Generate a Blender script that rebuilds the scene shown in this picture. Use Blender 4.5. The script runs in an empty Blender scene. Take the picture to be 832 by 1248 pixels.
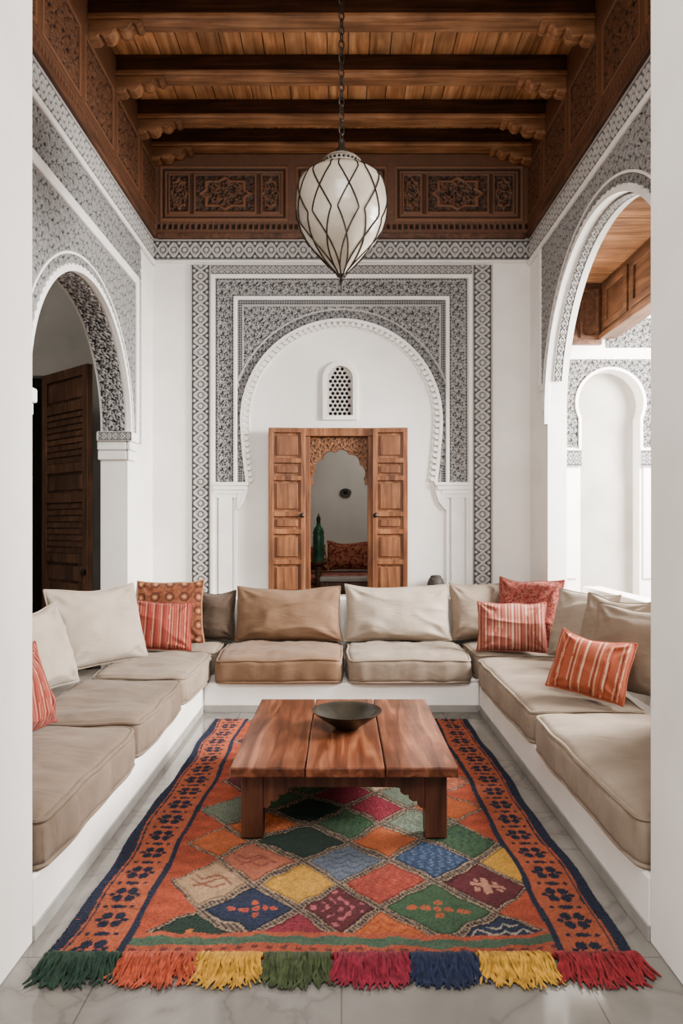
import bpy, bmesh, math, random
import numpy as np
from mathutils import Vector, Matrix, noise
from mathutils.geometry import tessellate_polygon
random.seed(7); rng = np.random.default_rng(7)
C = bpy.context.scene.collection
PI = math.pi
# ------------------------------------------------------------------ measures
F = 850.0; HZ = 640.0; HC = 1.45; CX = 416.0
YB = 6.45; SB = F/YB; XW = 1.745
def BX(x): return (x-CX)/SB
def BZ(v): return HC+(HZ-v)/SB
def lin(r,g,b):
    f = lambda c: (c/255/12.92) if c/255 <= .04045 else ((c/255+.055)/1.055)**2.4
    return (f(r),f(g),f(b))
def L4(t): return (*lin(*t),1)
# ------------------------------------------------------------------ materials
def newmat(name):
    m = bpy.data.materials.new(name); m.use_nodes = True
    nt = m.node_tree; b = nt.nodes['Principled BSDF']; return m, nt, b
def N(nt, t, **kw):
    n = nt.nodes.new(t)
    for k, v in kw.items(): setattr(n, k, v)
    return n
def coords(nt, scale=(1,1,1)):
    tc = N(nt,'ShaderNodeTexCoord'); mp = N(nt,'ShaderNodeMapping'); mp.inputs['Scale'].default_value = scale
    nt.links.new(tc.outputs['Object'], mp.inputs['Vector']); return mp.outputs['Vector']
def add_bump(nt, b, src, strength, dist):
    bp = N(nt,'ShaderNodeBump'); bp.inputs['Strength'].default_value = strength; bp.inputs['Distance'].default_value = dist
    nt.links.new(src, bp.inputs['Height']); nt.links.new(bp.outputs['Normal'], b.inputs['Normal'])
def ramp(nt, src, stops):
    r = N(nt,'ShaderNodeValToRGB'); el = r.color_ramp.elements
    while len(el) < len(stops): el.new(.5)
    for e,(p,c) in zip(el, stops): e.position = p; e.color = c
    nt.links.new(src, r.inputs['Fac']); return r.outputs['Color']
def noise_mat(name, c1, c2, scale=3, rough=.8, bump=.2, bscale=40, bd=.004, stretch=(1,1,1), sheen=0, spec=.5, metal=0):
    m, nt, b = newmat(name)
    v = coords(nt, stretch)
    n1 = N(nt,'ShaderNodeTexNoise'); n1.inputs['Scale'].default_value = scale; n1.inputs['Detail'].default_value = 5
    nt.links.new(v, n1.inputs['Vector'])
    nt.links.new(ramp(nt, n1.outputs['Fac'], [(.3,L4(c1)),(.7,L4(c2))]), b.inputs['Base Color'])
    n2 = N(nt,'ShaderNodeTexNoise'); n2.inputs['Scale'].default_value = bscale; n2.inputs['Detail'].default_value = 4
    nt.links.new(v, n2.inputs['Vector'])
    if bump: add_bump(nt, b, n2.outputs['Fac'], bump, bd)
    b.inputs['Roughness'].default_value = rough; b.inputs['Metallic'].default_value = metal
    b.inputs['Specular IOR Level'].default_value = spec
    if sheen: b.inputs['Sheen Weight'].default_value = sheen
    return m
def linen(name, c1, c2):
    m, nt, b = newmat(name)
    v = coords(nt)
    n1 = N(nt,'ShaderNodeTexNoise'); n1.inputs['Scale'].default_value = 5; n1.inputs['Detail'].default_value = 6; nt.links.new(v, n1.inputs['Vector'])
    nt.links.new(ramp(nt, n1.outputs['Fac'], [(.3,L4(c1)),(.7,L4(c2))]), b.inputs['Base Color'])
    v2 = coords(nt,(3,8,5)); n2 = N(nt,'ShaderNodeTexNoise'); n2.inputs['Scale'].default_value = 1.6; n2.inputs['Detail'].default_value = 2; n2.inputs['Distortion'].default_value = .6; nt.links.new(v2, n2.inputs['Vector'])
    n3 = N(nt,'ShaderNodeTexNoise'); n3.inputs['Scale'].default_value = 240; nt.links.new(v, n3.inputs['Vector'])
    ml = N(nt,'ShaderNodeMath', operation='MULTIPLY_ADD'); ml.inputs[1].default_value = .06; nt.links.new(n3.outputs['Fac'], ml.inputs[0]); nt.links.new(n2.outputs['Fac'], ml.inputs[2])
    add_bump(nt, b, ml.outputs[0], .38, .024)
    b.inputs['Roughness'].default_value = .95; b.inputs['Specular IOR Level'].default_value = .15; b.inputs['Sheen Weight'].default_value = .1
    return m
def wood_mat(name, dark, mid, light, axis='Y', rough=.5, island=.35):
    m, nt, b = newmat(name)
    st = {'X':(1.2,14,14),'Y':(14,1.2,14),'Z':(14,14,1.2)}[axis]
    tc = N(nt,'ShaderNodeTexCoord'); mp = N(nt,'ShaderNodeMapping'); mp.inputs['Scale'].default_value = st
    geo = N(nt,'ShaderNodeNewGeometry')
    add = N(nt,'ShaderNodeVectorMath', operation='ADD')
    mul = N(nt,'ShaderNodeMath', operation='MULTIPLY'); mul.inputs[1].default_value = 37
    nt.links.new(geo.outputs['Random Per Island'], mul.inputs[0])
    nt.links.new(tc.outputs['Object'], mp.inputs['Vector']); nt.links.new(mp.outputs['Vector'], add.inputs[0]); nt.links.new(mul.outputs[0], add.inputs[1])
    n1 = N(nt,'ShaderNodeTexNoise'); n1.inputs['Scale'].default_value = 1.4; n1.inputs['Detail'].default_value = 8; n1.inputs['Distortion'].default_value = .8
    nt.links.new(add.outputs[0], n1.inputs['Vector'])
    col = ramp(nt, n1.outputs['Fac'], [(.28,L4(dark)),(.5,L4(mid)),(.72,L4(light))])
    n4 = N(nt,'ShaderNodeTexNoise'); n4.inputs['Scale'].default_value = 4; n4.inputs['Detail'].default_value = 6; nt.links.new(tc.outputs['Object'], n4.inputs['Vector'])
    hs = N(nt,'ShaderNodeHueSaturation')
    mr = N(nt,'ShaderNodeMapRange'); mr.inputs['To Min'].default_value = 1-island; mr.inputs['To Max'].default_value = 1+island
    nt.links.new(geo.outputs['Random Per Island'], mr.inputs['Value'])
    mr2 = N(nt,'ShaderNodeMapRange'); mr2.inputs['From Min'].default_value=.3; mr2.inputs['From Max'].default_value=.7; mr2.inputs['To Min'].default_value = .66; mr2.inputs['To Max'].default_value = 1.2
    nt.links.new(n4.outputs['Fac'], mr2.inputs['Value'])
    mm = N(nt,'ShaderNodeMath', operation='MULTIPLY'); nt.links.new(mr.outputs['Result'], mm.inputs[0]); nt.links.new(mr2.outputs['Result'], mm.inputs[1])
    nt.links.new(mm.outputs[0], hs.inputs['Value'])
    nt.links.new(col, hs.inputs['Color']); nt.links.new(hs.outputs['Color'], b.inputs['Base Color'])
    b.inputs['Roughness'].default_value = rough
    add_bump(nt, b, n1.outputs['Fac'], .3, .004)
    return m
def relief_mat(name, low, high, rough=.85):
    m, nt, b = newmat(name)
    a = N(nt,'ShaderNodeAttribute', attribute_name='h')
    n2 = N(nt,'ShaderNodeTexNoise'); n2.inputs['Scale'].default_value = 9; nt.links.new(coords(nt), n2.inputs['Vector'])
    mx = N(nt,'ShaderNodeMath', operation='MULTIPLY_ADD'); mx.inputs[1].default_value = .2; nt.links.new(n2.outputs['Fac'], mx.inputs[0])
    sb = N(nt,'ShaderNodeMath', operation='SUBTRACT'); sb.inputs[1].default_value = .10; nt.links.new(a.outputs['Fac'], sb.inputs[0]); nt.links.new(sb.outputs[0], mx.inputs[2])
    nt.links.new(ramp(nt, mx.outputs[0], [(0.08,L4(low)),(.95,L4(high))]), b.inputs['Base Color'])  # recess shade painted into the colour: darker where the carving is deep
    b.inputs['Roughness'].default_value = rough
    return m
def color_mat(name, rough=.95, bscale=350, bump=.4, bd=.004):
    m, nt, b = newmat(name)
    a = N(nt,'ShaderNodeAttribute', attribute_name='Col')
    n2 = N(nt,'ShaderNodeTexNoise'); n2.inputs['Scale'].default_value = bscale; n2.inputs['Detail'].default_value = 3; nt.links.new(coords(nt), n2.inputs['Vector'])
    mx = N(nt,'ShaderNodeMix', data_type='RGBA', blend_type='MULTIPLY'); mx.inputs['Factor'].default_value = 1
    rr = ramp(nt, n2.outputs['Fac'], [(.3,(.70,.70,.70,1)),(.65,(1.05,1.05,1.05,1))])
    nt.links.new(a.outputs['Color'], mx.inputs['A']); nt.links.new(rr, mx.inputs['B']); nt.links.new(mx.outputs['Result'], b.inputs['Base Color'])
    add_bump(nt, b, n2.outputs['Fac'], bump, bd)
    b.inputs['Roughness'].default_value = rough; b.inputs['Specular IOR Level'].default_value = .1; b.inputs['Sheen Weight'].default_value = .08
    return m
def floor_mat():
    m, nt, b = newmat('marble_floor'); v = coords(nt)
    n = N(nt,'ShaderNodeTexNoise'); n.inputs['Scale'].default_value = 1.6; n.inputs['Detail'].default_value = 9; n.inputs['Distortion'].default_value = 1.6; nt.links.new(v, n.inputs['Vector'])
    base = ramp(nt, n.outputs['Fac'], [(.38,L4((128,124,118))),(.48,L4((120,116,111))),(.50,L4((110,106,102))),(.52,L4((121,117,112))),(.64,L4((136,132,126)))])
    br = N(nt,'ShaderNodeTexBrick'); br.offset = 0; br.inputs['Scale'].default_value = 1; br.inputs['Brick Width'].default_value = .78; br.inputs['Row Height'].default_value = .78
    br.inputs['Mortar Size'].default_value = .003; br.inputs['Color1'].default_value = (1,1,1,1); br.inputs['Color2'].default_value = (.93,.93,.93,1); br.inputs['Mortar'].default_value = (.6,.6,.6,1)
    nt.links.new(v, br.inputs['Vector'])
    mx = N(nt,'ShaderNodeMix', data_type='RGBA', blend_type='MULTIPLY'); mx.inputs['Factor'].default_value = 1
    nt.links.new(base, mx.inputs['A']); nt.links.new(br.outputs['Color'], mx.inputs['B']); nt.links.new(mx.outputs['Result'], b.inputs['Base Color'])
    b.inputs['Roughness'].default_value = .08
    return m
PLASTER = noise_mat('white_plaster',(226,222,217),(238,235,231),2.2,.85,.12,30,.006)
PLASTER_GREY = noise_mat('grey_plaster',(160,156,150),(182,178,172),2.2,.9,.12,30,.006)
DARKVOID = noise_mat('painted_dark_void',(40,34,30),(52,46,40),2,.9,0)  # near-black paint imitating an unlit space
MOULD = noise_mat('white_moulding',(226,223,219),(238,235,231),5,.8,.1,60,.003)
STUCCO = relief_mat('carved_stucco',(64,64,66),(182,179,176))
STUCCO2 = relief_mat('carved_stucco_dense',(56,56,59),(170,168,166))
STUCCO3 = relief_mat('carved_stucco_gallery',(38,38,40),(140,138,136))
MARBLE = floor_mat()
PLINTH = noise_mat('grey_stone_plinth',(142,139,135),(162,159,154),6,.5,.1)
W_CEIL = wood_mat('cedar_planks',(146,102,70),(192,141,102),(222,177,136),'Y',.6,.22)
W_BEAM = wood_mat('beam_wood_shaded',(58,38,27),(86,57,40),(114,79,58),'X',.55,.1)  # tone darkened to paint the shade on the beam fronts
W_BEAM_LIT = wood_mat('beam_wood_lit',(114,79,55),(152,109,78),(186,143,108),'X',.55,.1)  # lighter tone paints the light on beam undersides and corbels
W_FRIEZE = wood_mat('frieze_wood',(62,41,29),(86,58,42),(110,77,58),'Y',.55,.15)
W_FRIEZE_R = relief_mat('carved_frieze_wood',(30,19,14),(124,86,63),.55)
W_TABLE = wood_mat('table_wood',(58,31,21),(98,57,40),(138,92,68),'Y',.28,.18)
W_TABLE_Z = wood_mat('table_leg_wood',(52,29,20),(82,49,35),(108,70,51),'Z',.42,.1)
W_DOOR = wood_mat('door_wood',(86,52,32),(124,80,52),(152,107,74),'Z',.5,.10)
W_DARK = wood_mat('dark_door_wood',(58,38,27),(88,60,43),(114,81,60),'Z',.5,.12)
IRON = noise_mat('dark_iron',(44,38,34),(66,58,50),20,.5,.2,metal=.5)
GLASS = noise_mat('milky_glass',(150,141,128),(182,173,160),5,.28,.05)
FAB = {
 'beige': linen('beige_linen',(134,120,106),(152,138,124)),
 'sand': linen('sand_linen',(126,113,100),(144,130,116)),
 'tan': linen('tan_linen',(110,88,70),(130,106,87)),
 'taupe': linen('taupe_linen',(106,92,80),(124,109,96)),
 'brown': linen('brown_linen',(76,64,55),(94,81,71)),
 'cream': linen('cream_linen',(150,138,125),(168,156,143)),
}
COLFAB = color_mat('patterned_fabric',.95,300,.3,.003)
RUGMAT = color_mat('rug_wool',1,260,1.0,.012)
BLACKBOWL = noise_mat('dark_glazed_clay',(34,32,28),(56,52,44),8,.3,.1)
BOTTLE = noise_mat('green_glaze',(28,58,42),(48,88,64),12,.25,.1)
STONE = noise_mat('dark_stone',(40,36,34),(92,84,78),40,.7,.6,60,.01)
# ------------------------------------------------------------------ mesh builder
class MB:
    def __init__(s): s.v=[]; s.f=[]
    def add(s, vs, fs):
        o=len(s.v); s.v += [tuple(p) for p in vs]; s.f += [tuple(i+o for i in f) for f in fs]; return s
    def box(s, a, b):
        (x0,y0,z0),(x1,y1,z1) = a,b
        return s.add([(x0,y0,z0),(x1,y0,z0),(x1,y1,z0),(x0,y1,z0),(x0,y0,z1),(x1,y0,z1),(x1,y1,z1),(x0,y1,z1)],
                     [(0,3,2,1),(4,5,6,7),(0,1,5,4),(1,2,6,5),(2,3,7,6),(3,0,4,7)])
    def prism(s, loops, fn, d0, d1):
        pts=[p for l in loops for p in l]; n=len(pts)
        tris = tessellate_polygon([[Vector((p[0],p[1],0)) for p in l] for l in loops])
        vs=[fn(p[0],p[1],d0) for p in pts]+[fn(p[0],p[1],d1) for p in pts]
        fs=[tuple(t) for t in tris]+[tuple(i+n for i in reversed(t)) for t in tris]
        o=0
        for l in loops:
            k=len(l)
            for i in range(k):
                a,b=o+i,o+(i+1)%k; fs.append((a,b,b+n,a+n))
            o+=k
        return s.add(vs,fs)
    def tube(s, pts, r, n=6, closed=False):
        P=[Vector(p) for p in pts]; k=len(P); vs=[]; fs=[]; nrm=None
        for i in range(k):
            t = (P[(i+1)%k]-P[i-1]) if (closed or 0<i<k-1) else ((P[1]-P[0]) if i==0 else (P[-1]-P[-2]))
            if t.length<1e-9: t=Vector((0,0,1))
            t.normalize()
            if nrm is None:
                nrm = t.orthogonal().normalized()
            nrm = (nrm - t*nrm.dot(t)); nrm.normalize(); bn=t.cross(nrm)
            rr = r[i] if isinstance(r,(list,tuple)) else r
            for j in range(n):
                a=2*PI*j/n; vs.append(P[i]+nrm*rr*math.cos(a)+bn*rr*math.sin(a))
        for i in range(k if closed else k-1):
            for j in range(n):
                a=i*n+j; b=i*n+(j+1)%n; c=((i+1)%k)*n+(j+1)%n; d=((i+1)%k)*n+j; fs.append((a,b,c,d))
        if not closed:
            fs.append(tuple(range(n-1,-1,-1))); fs.append(tuple((k-1)*n+j for j in range(n)))
        return s.add(vs,fs)
    def lathe(s, prof, n=40, c=(0,0,0)):
        vs=[]; fs=[]; k=len(prof)
        for r,z in prof:
            for j in range(n):
                a=2*PI*j/n; vs.append((c[0]+r*math.cos(a),c[1]+r*math.sin(a),c[2]+z))
        for i in range(k-1):
            for j in range(n):
                fs.append((i*n+j,i*n+(j+1)%n,(i+1)*n+(j+1)%n,(i+1)*n+j))
        if prof[0][0]>1e-4: fs.append(tuple(range(n-1,-1,-1)))
        if prof[-1][0]>1e-4: fs.append(tuple((k-1)*n+j for j in range(n)))
        return s.add(vs,fs)
    def build(s, name, mat, parent=None, smooth=False, bevel=0, merge=False):
        me=bpy.data.meshes.new(name); me.from_pydata(s.v,[],s.f)
        bm=bmesh.new(); bm.from_mesh(me)
        if merge: bmesh.ops.remove_doubles(bm,verts=bm.verts,dist=1e-5)
        bmesh.ops.recalc_face_normals(bm,faces=bm.faces); bm.to_mesh(me); bm.free()
        if smooth:
            for p in me.polygons: p.use_smooth=True
            me.set_sharp_from_angle(angle=math.radians(42))
        me.materials.append(mat)
        o=bpy.data.objects.new(name,me); C.objects.link(o)
        if parent: o.parent=parent
        if bevel:
            b=o.modifiers.new('bevel','BEVEL'); b.width=bevel; b.segments=2; b.limit_method='ANGLE'
        return o
def struct(o): o['kind']='structure'; return o
def tag(o,label,cat,group=None):
    o['label']=label; o['category']=cat
    if group: o['group']=group
    return o
def empty(name, loc, rot=(0,0,0)):
    o=bpy.data.objects.new(name,None); o.empty_display_size=.1; C.objects.link(o); o.location=loc; o.rotation_euler=rot; return o
def thing(name,label,cat,loc,rot=(0,0,0),group=None): return tag(empty(name,loc,rot),label,cat,group)
TN=[0]
def trimname(): TN[0]+=1; return 'trim_%d'%TN[0]
# ------------------------------------------------------------------ relief height fields
def sst(a,b,x):
    t=np.clip((x-a)/(b-a),0,1); return t*t*(3-2*t)
def arabesque(p):
    # scrolling leaves around small star rosettes
    def f(U,V):
        k=2*PI/p
        wu=U+.16*p*np.sin(k*V*.43+1.3)+.06*p*np.sin(k*.61*(U+V)); wv=V+.16*p*np.sin(k*U*.47+.6)+.06*p*np.sin(k*.57*(U-V)+2)
        a=np.sin(k*wu)*np.sin(k*wv)+.5*np.sin(2*k*wu+1.3*np.sin(k*wv))*np.cos(2*k*wv-1.3*np.sin(k*wu))
        big=sst(-.42,.42,np.sin(3.3*a+.5))
        cu=np.mod(wu/p,1)-.5; cv=np.mod(wv/p,1)-.5; r=np.hypot(cu,cv); th=np.arctan2(cv,cu)
        star=(1-sst(.03,.07,np.abs(r-.29-.06*np.cos(8*th))))
        fine=.5+.5*np.sin(2.9*k*wu+2*a)*np.sin(2.9*k*wv-2*a)
        return np.clip(np.maximum(.70*big+.24*fine-.04,star*.95),0,1)
    return f
def guilloche(c, half, p):          # runs along U, centred on V=c
    def f(U,V):
        v=(V-c)/half; k=PI/p; ph=k*U
        w1=np.abs(v-.58*np.sin(ph)); w2=np.abs(v+.58*np.sin(ph))
        h=np.maximum(1-sst(.08,.2,w1),1-sst(.08,.2,w2))
        du=(np.mod(U/p,1)-.5)*p/half
        r=np.sqrt(du*du+v*v); h=np.maximum(h,1-sst(.16,.27,r)); 
        h=np.maximum(h,(1-sst(.03,.1,np.abs(r-.36)))*.8)
        dv=np.mod(U/p+.5,1)-.5
        r2=np.sqrt((dv*p/half)**2+(np.abs(v)-.62)**2); h=np.maximum(h,1-sst(.1,.2,r2))
        h=np.maximum(h,.3*(.5+.5*np.sin(U*2*PI/.019)*np.sin(V*2*PI/.019)))
        return np.maximum(h,sst(.82,.9,np.abs(v)))
    return f
def swap(f): return lambda U,V: f(V,U)
def relief(name, fn, u0,u1,v0,v1,res,hf,mask,depth,mat,parent=None):
    nu=max(2,int(abs(u1-u0)/res)+1); nv=max(2,int(abs(v1-v0)/res)+1)
    U,V=np.meshgrid(np.linspace(u0,u1,nu),np.linspace(v0,v1,nv),indexing='ij')
    Hh=np.clip(hf(U,V)+rng.normal(0,.04,U.shape),0,1); X,Y,Z=fn(U,V,Hh*depth+.003)
    P=np.stack([X+0*U,Y+0*U,Z+0*U],-1).reshape(-1,3)
    idx=np.arange(nu*nv).reshape(nu,nv)
    Q=np.stack([idx[:-1,:-1],idx[1:,:-1],idx[1:,1:],idx[:-1,1:]],-1).reshape(-1,4)
    if mask is not None:
        uc=(U[:-1,:-1]+U[1:,1:])/2; vc=(V[:-1,:-1]+V[1:,1:])/2
        Q=Q[mask(uc,vc).reshape(-1)]
    used=np.unique(Q); rm=np.zeros(nu*nv,int); rm[used]=np.arange(len(used)); Q=rm[Q]
    me=bpy.data.meshes.new(name); me.from_pydata(P[used].tolist(),[],Q.tolist())
    at=me.attributes.new('h','FLOAT','POINT'); at.data.foreach_set('value',Hh.reshape(-1)[used].astype(np.float32))
    me.polygons.foreach_set('use_smooth',[True]*len(me.polygons)); me.materials.append(mat); me.update()
    o=bpy.data.objects.new(name,me); C.objects.link(o)
    if parent: o.parent=parent
    return o
fB=lambda u,v,d:(u,YB-d,v)          # back wall, d towards the room
fL=lambda u,v,d:(-XW+d,u,v)         # left wall
fR=lambda u,v,d:(XW-d,u,v)          # right wall
def arc(cx,cz,r,a0,a1,n=48): return [(cx+r*math.cos(a0+(a1-a0)*i/n),cz+r*math.sin(a0+(a1-a0)*i/n)) for i in range(n+1)]
def rect(a,b,c,d): return [(a,b),(c,b),(c,d),(a,d)]
ZTOP=5.03
# ------------------------------------------------------------------ room shell
struct(MB().box((-4.6,-3,-.1),(6.5,9.6,0)).build('floor',MARBLE))
YJ=2.424; XB=1.072
LYC,LR,LZC=4.77,.924,2.21
RYC,RR,RZC=4.72,1.18,2.405
LT,RT=.22,.16
BT=.225
hole=[(LYC-LR,BT)]+list(reversed(arc(LYC,LZC,LR,0,PI)))+[(LYC+LR,BT)]
struct(MB().prism([rect(YJ,0,YB,ZTOP),hole],lambda u,v,d:(-XW-d,u,v),0,LT).build('wall_left',PLASTER))
hole=[(RYC-RR,BT)]+list(reversed(arc(RYC,RZC,RR,0,PI)))+[(RYC+RR,BT)]
struct(MB().prism([rect(YJ,0,YB,ZTOP),hole],lambda u,v,d:(XW+d,u,v),0,RT).build('wall_right',PLASTER))
DX0,DX1,DZ0,DZ1=BX(376),BX(450),.79,BZ(531)
wx0,wx1,wz0,wz1=BX(397),BX(431),BZ(508),BZ(462)
wcx=(wx0+wx1)/2; wr=(wx1-wx0)/2
winhole=[(wx0,wz0),(wx1,wz0)]+arc(wcx,wz1,wr,0,PI,20)
struct(MB().prism([rect(-XW-LT,0,XW+RT,ZTOP),rect(DX0,DZ0,DX1,DZ1),winhole],lambda u,v,d:(u,YB+d,v),0,.2).build('wall_back',PLASTER))
struct(MB().box((-XW,6.27,0),(XW,YB,.79)).build('wall_back_ledge',PLASTER,bevel=.012))
for s,nm in ((-1,'left'),(1,'right')):
    x0,x1=sorted((s*XB,s*2.3))
    struct(MB().box((x0,1.6,0),(x1,YJ,ZTOP)).build('wall_front_'+nm,PLASTER,bevel=.006))
struct(MB().box((-2.34,3.6,0),(-2.20,5.95,.78)).box((-2.20,3.6,0),(-XW-LT,5.95,BT)).build('wall_left_parapet',PLASTER,bevel=.01))
struct(MB().box((2.09,3.3,0),(2.25,6.05,.92)).box((XW+RT,3.3,0),(2.09,6.05,BT)).build('wall_right_parapet',PLASTER,bevel=.01))
# ceiling planks
m=MB(); x=-XW-.1
while x<XW+.1:
    m.box((x+.003,YJ-.1,5.03),(x+.155,YB+.2,5.06)); x+=.158
struct(m.build('ceiling',W_CEIL,bevel=.003))
struct(MB().box((-4.6,1.6,5.062),(XW+RT,9.4,5.2)).build('ceiling_slab',PLASTER))
# beams with carved corbels
def corbel(s):
    prof=[(0,.0),(.36,0),(.365,-.02),(.35,-.04),(.325,-.045),(.31,-.03),(.30,-.025),(.285,-.035),(.275,-.062),(.25,-.08),(.215,-.078),(.195,-.062),(.18,-.07),(.17,-.10),(.14,-.12),(.10,-.12),(.075,-.105),(.06,-.125),(.0,-.135)]
    return [(s*(1.715-a),b*.92) for a,b in prof]
for i,(yb,lab) in enumerate([(6.35,'carved wooden ceiling beam hugging the back wall, farthest of the row'),(5.92,'carved wooden ceiling beam second from the back wall'),(5.36,'carved wooden ceiling beam third from the back wall'),(4.77,'carved wooden ceiling beam at the top edge of the photo'),(4.19,'wooden ceiling beam from which the lantern chain hangs')]):
    t=thing('ceiling_beam',lab,'beam',(0,yb,4.87),group='carved beams under the plank ceiling')
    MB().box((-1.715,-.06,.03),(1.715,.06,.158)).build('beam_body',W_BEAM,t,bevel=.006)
    MB().box((-1.715,-.075,0),(1.715,.075,.034)).build('lit_soffit_board',W_BEAM_LIT,t,bevel=.006)  # lighter board added so the underside looks lit
    for s in (-1,1): MB().prism([corbel(s)],lambda u,v,d:(u,d,v),-.055,.055).build('corbel',W_BEAM_LIT,t,bevel=.005)
# ------------------------------------------------------------------ carved timber frieze
FZ0,FZ1=BZ(290),5.03
def sidefrieze(U,V):
    p=.66; pu=np.mod(U,p)
    e=np.minimum(np.minimum(pu,p-pu)-.03,np.minimum((V-FZ0)-.15,FZ0+.64-V))
    rim=(1-sst(.025,.035,e))*sst(0,.01,e)
    lat=arabesque(.10)(U,V)
    h=np.where(e>0, np.maximum(rim*.95, lat*.85*sst(.04,.05,e)), .66)
    bd=(V-FZ0)
    small=sst(-.2,.3,np.sin(U*2*PI/.045))*.7
    h=np.where((bd>.05)&(bd<.10),small,h)
    h=np.where((bd>.112)&(bd<.122),.2,h)
    return h
for nm,f in (('l',fL),('r',fR)):
    struct(MB().prism([rect(YJ,FZ0,YB,5.028)],f,0,.02).build(trimname(),W_FRIEZE))
    g=(lambda ff:(lambda u,v,d:ff(u,v,d+.019)))(f)
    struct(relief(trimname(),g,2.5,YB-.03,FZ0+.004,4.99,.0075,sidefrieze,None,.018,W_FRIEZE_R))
    struct(MB().prism([rect(YJ,FZ0-.02,YB-.05,FZ0+.03)],f,0,.05).build(trimname(),W_FRIEZE,bevel=.008))
def backfrieze(U,V):
    x=U*SB+CX; v=HZ-(V-HC)*SB
    h=np.full(U.shape,.62)
    for a,b in ((196,351),(361,471),(481,636)):
        e=np.minimum(np.minimum(x-a,b-x),np.minimum(v-205,271-v))
        h=np.where(e>0,np.where(e<3,.95,np.where(e<5.5,.2,np.where(e<8.5,.8,.3))),h)
    wide=[(206,232),(237,313),(318,342),(371,461),(490,514),(519,595),(600,626)]
    for a,b in wide:
        e=np.minimum(np.minimum(x-a,b-x),np.minimum(v-214,262-v))
        cx=(a+b)/2; cy=238; hw=(b-a)/2
        ax=np.abs(x-cx); ay=np.abs(v-cy)
        if hw>20: oc=np.minimum(np.maximum(ax/(hw*.66),ay/16),(ax/(hw*.86)+ay/21))
        else: oc=np.minimum(np.maximum(ax/(hw*.56),ay/15),(ax/(hw*.8)+ay/21))
        med=(1-sst(.06,.11,np.abs(oc-.92)))*.95
        inner=np.where(oc<.92, arabesque(.11)(U,V)*.85, arabesque(.075)(U,V)*.55)
        hh=np.where(e<2.2,.85,np.maximum(inner,med))
        h=np.where(e>0,hh,h)
    h=np.where((v>275)&(v<281),sst(-.2,.3,np.sin(x*.9))*.7,h)
    return h
struct(MB().prism([rect(-XW,FZ0,XW,5.028)],fB,0,.02).build(trimname(),W_FRIEZE))
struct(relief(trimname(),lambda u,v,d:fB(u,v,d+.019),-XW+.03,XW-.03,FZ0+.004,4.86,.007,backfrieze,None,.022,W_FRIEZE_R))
struct(MB().prism([rect(-XW+.05,FZ0-.02,XW-.05,FZ0+.03)],fB,0,.05).build(trimname(),W_FRIEZE,bevel=.008))
# ------------------------------------------------------------------ carved stucco : back wall
b0,b1=BZ(318),BZ(292)
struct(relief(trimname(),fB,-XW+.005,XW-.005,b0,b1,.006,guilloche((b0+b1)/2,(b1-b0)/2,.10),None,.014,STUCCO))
struct(MB().prism([rect(-XW,b0-.02,XW,b0)],fB,0,.022).build(trimname(),MOULD,bevel=.006))
for a,b in ((232,257),(575,600)):
    c=(BX(a)+BX(b))/2; hw=(BX(b)-BX(a))/2
    struct(relief(trimname(),fB,BX(a),BX(b),.80,BZ(323),.006,swap(guilloche(c,hw,.10)),None,.014,STUCCO))
zt0,zt1=BZ(335),BZ(323)
struct(relief(trimname(),fB,BX(257),BX(575),zt0,zt1,.006,guilloche((zt0+zt1)/2,(zt1-zt0)/2,.06),None,.01,STUCCO))
def U_frame(x0,x1,zt,w,zb,d):
    return MB().prism([[(x0,zb),(x0+w,zb),(x0+w,zt-w),(x1-w,zt-w),(x1-w,zb),(x1,zb),(x1,zt),(x0,zt)]],fB,0,d)
zsp=BZ(588)
struct(U_frame(BX(257),BX(575),BZ(335),BX(421)-BX(416),.80,.03).build(trimname(),MOULD,bevel=.008))
ax0,ax1,az1=BX(263),BX(569),BZ(340); iw=.165
def m1(U,V): return (U<ax0+iw)|(U>ax1-iw)|(V>az1-iw)
def band_h(U,V):
    h=arabesque(.078)(U,V)
    e=np.minimum(np.minimum(U-ax0,ax1-U),az1-V)
    h=np.where((np.abs(e-.022)<.005)|(np.abs(e-iw+.022)<.005),.9,h)
    h=np.where((e<.016)|(e>iw-.016),.35+.4*np.sin((U+V)*2*PI/.03),h)
    return h
struct(relief(trimname(),fB,ax0,ax1,zsp,az1,.0055,band_h,m1,.014,STUCCO2))
struct(U_frame(ax0+iw,ax1-iw,az1-iw,.035,zsp,.035).build(trimname(),MOULD,bevel=.01))
ACX,ACZ=0.0,BZ(512); AR=122/SB
sx0,sx1,sz1=ax0+iw+.035,ax1-iw-.035,az1-iw-.035
def m2(U,V):
    r=np.hypot(U-ACX,V-ACZ); inside=np.where(V>ACZ,r<AR,np.abs(U-ACX)<AR-.05*np.clip((ACZ-V)/.57,0,1)**1.5)
    return ~inside
def sp_h(U,V):
    h=arabesque(.074)(U,V); r=np.hypot(U-ACX,V-ACZ)
    th=np.arctan2(V-ACZ,U-ACX)
    ring=arabesque(.062)(th*AR,r)*.8
    h=np.where((r<AR+.09)&(V>ACZ),ring,h)
    h=np.where((np.abs(r-AR-.095)<.008)&(V>ACZ),.95,h)
    e=np.minimum(np.minimum(U-sx0,sx1-U),sz1-V)
    h=np.where((e<.045)&(r>AR+.11),.15+.6*sst(-.4,.4,np.sin((U+V)*2*PI/.045)*np.sin((U-V)*2*PI/.045)),h)
    h=np.where((np.abs(e-.05)<.006)&(r>AR+.11),.95,h)
    return h
struct(relief(trimname(),fB,sx0,sx1,zsp,sz1,.0055,sp_h,m2,.014,STUCCO2))
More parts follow.
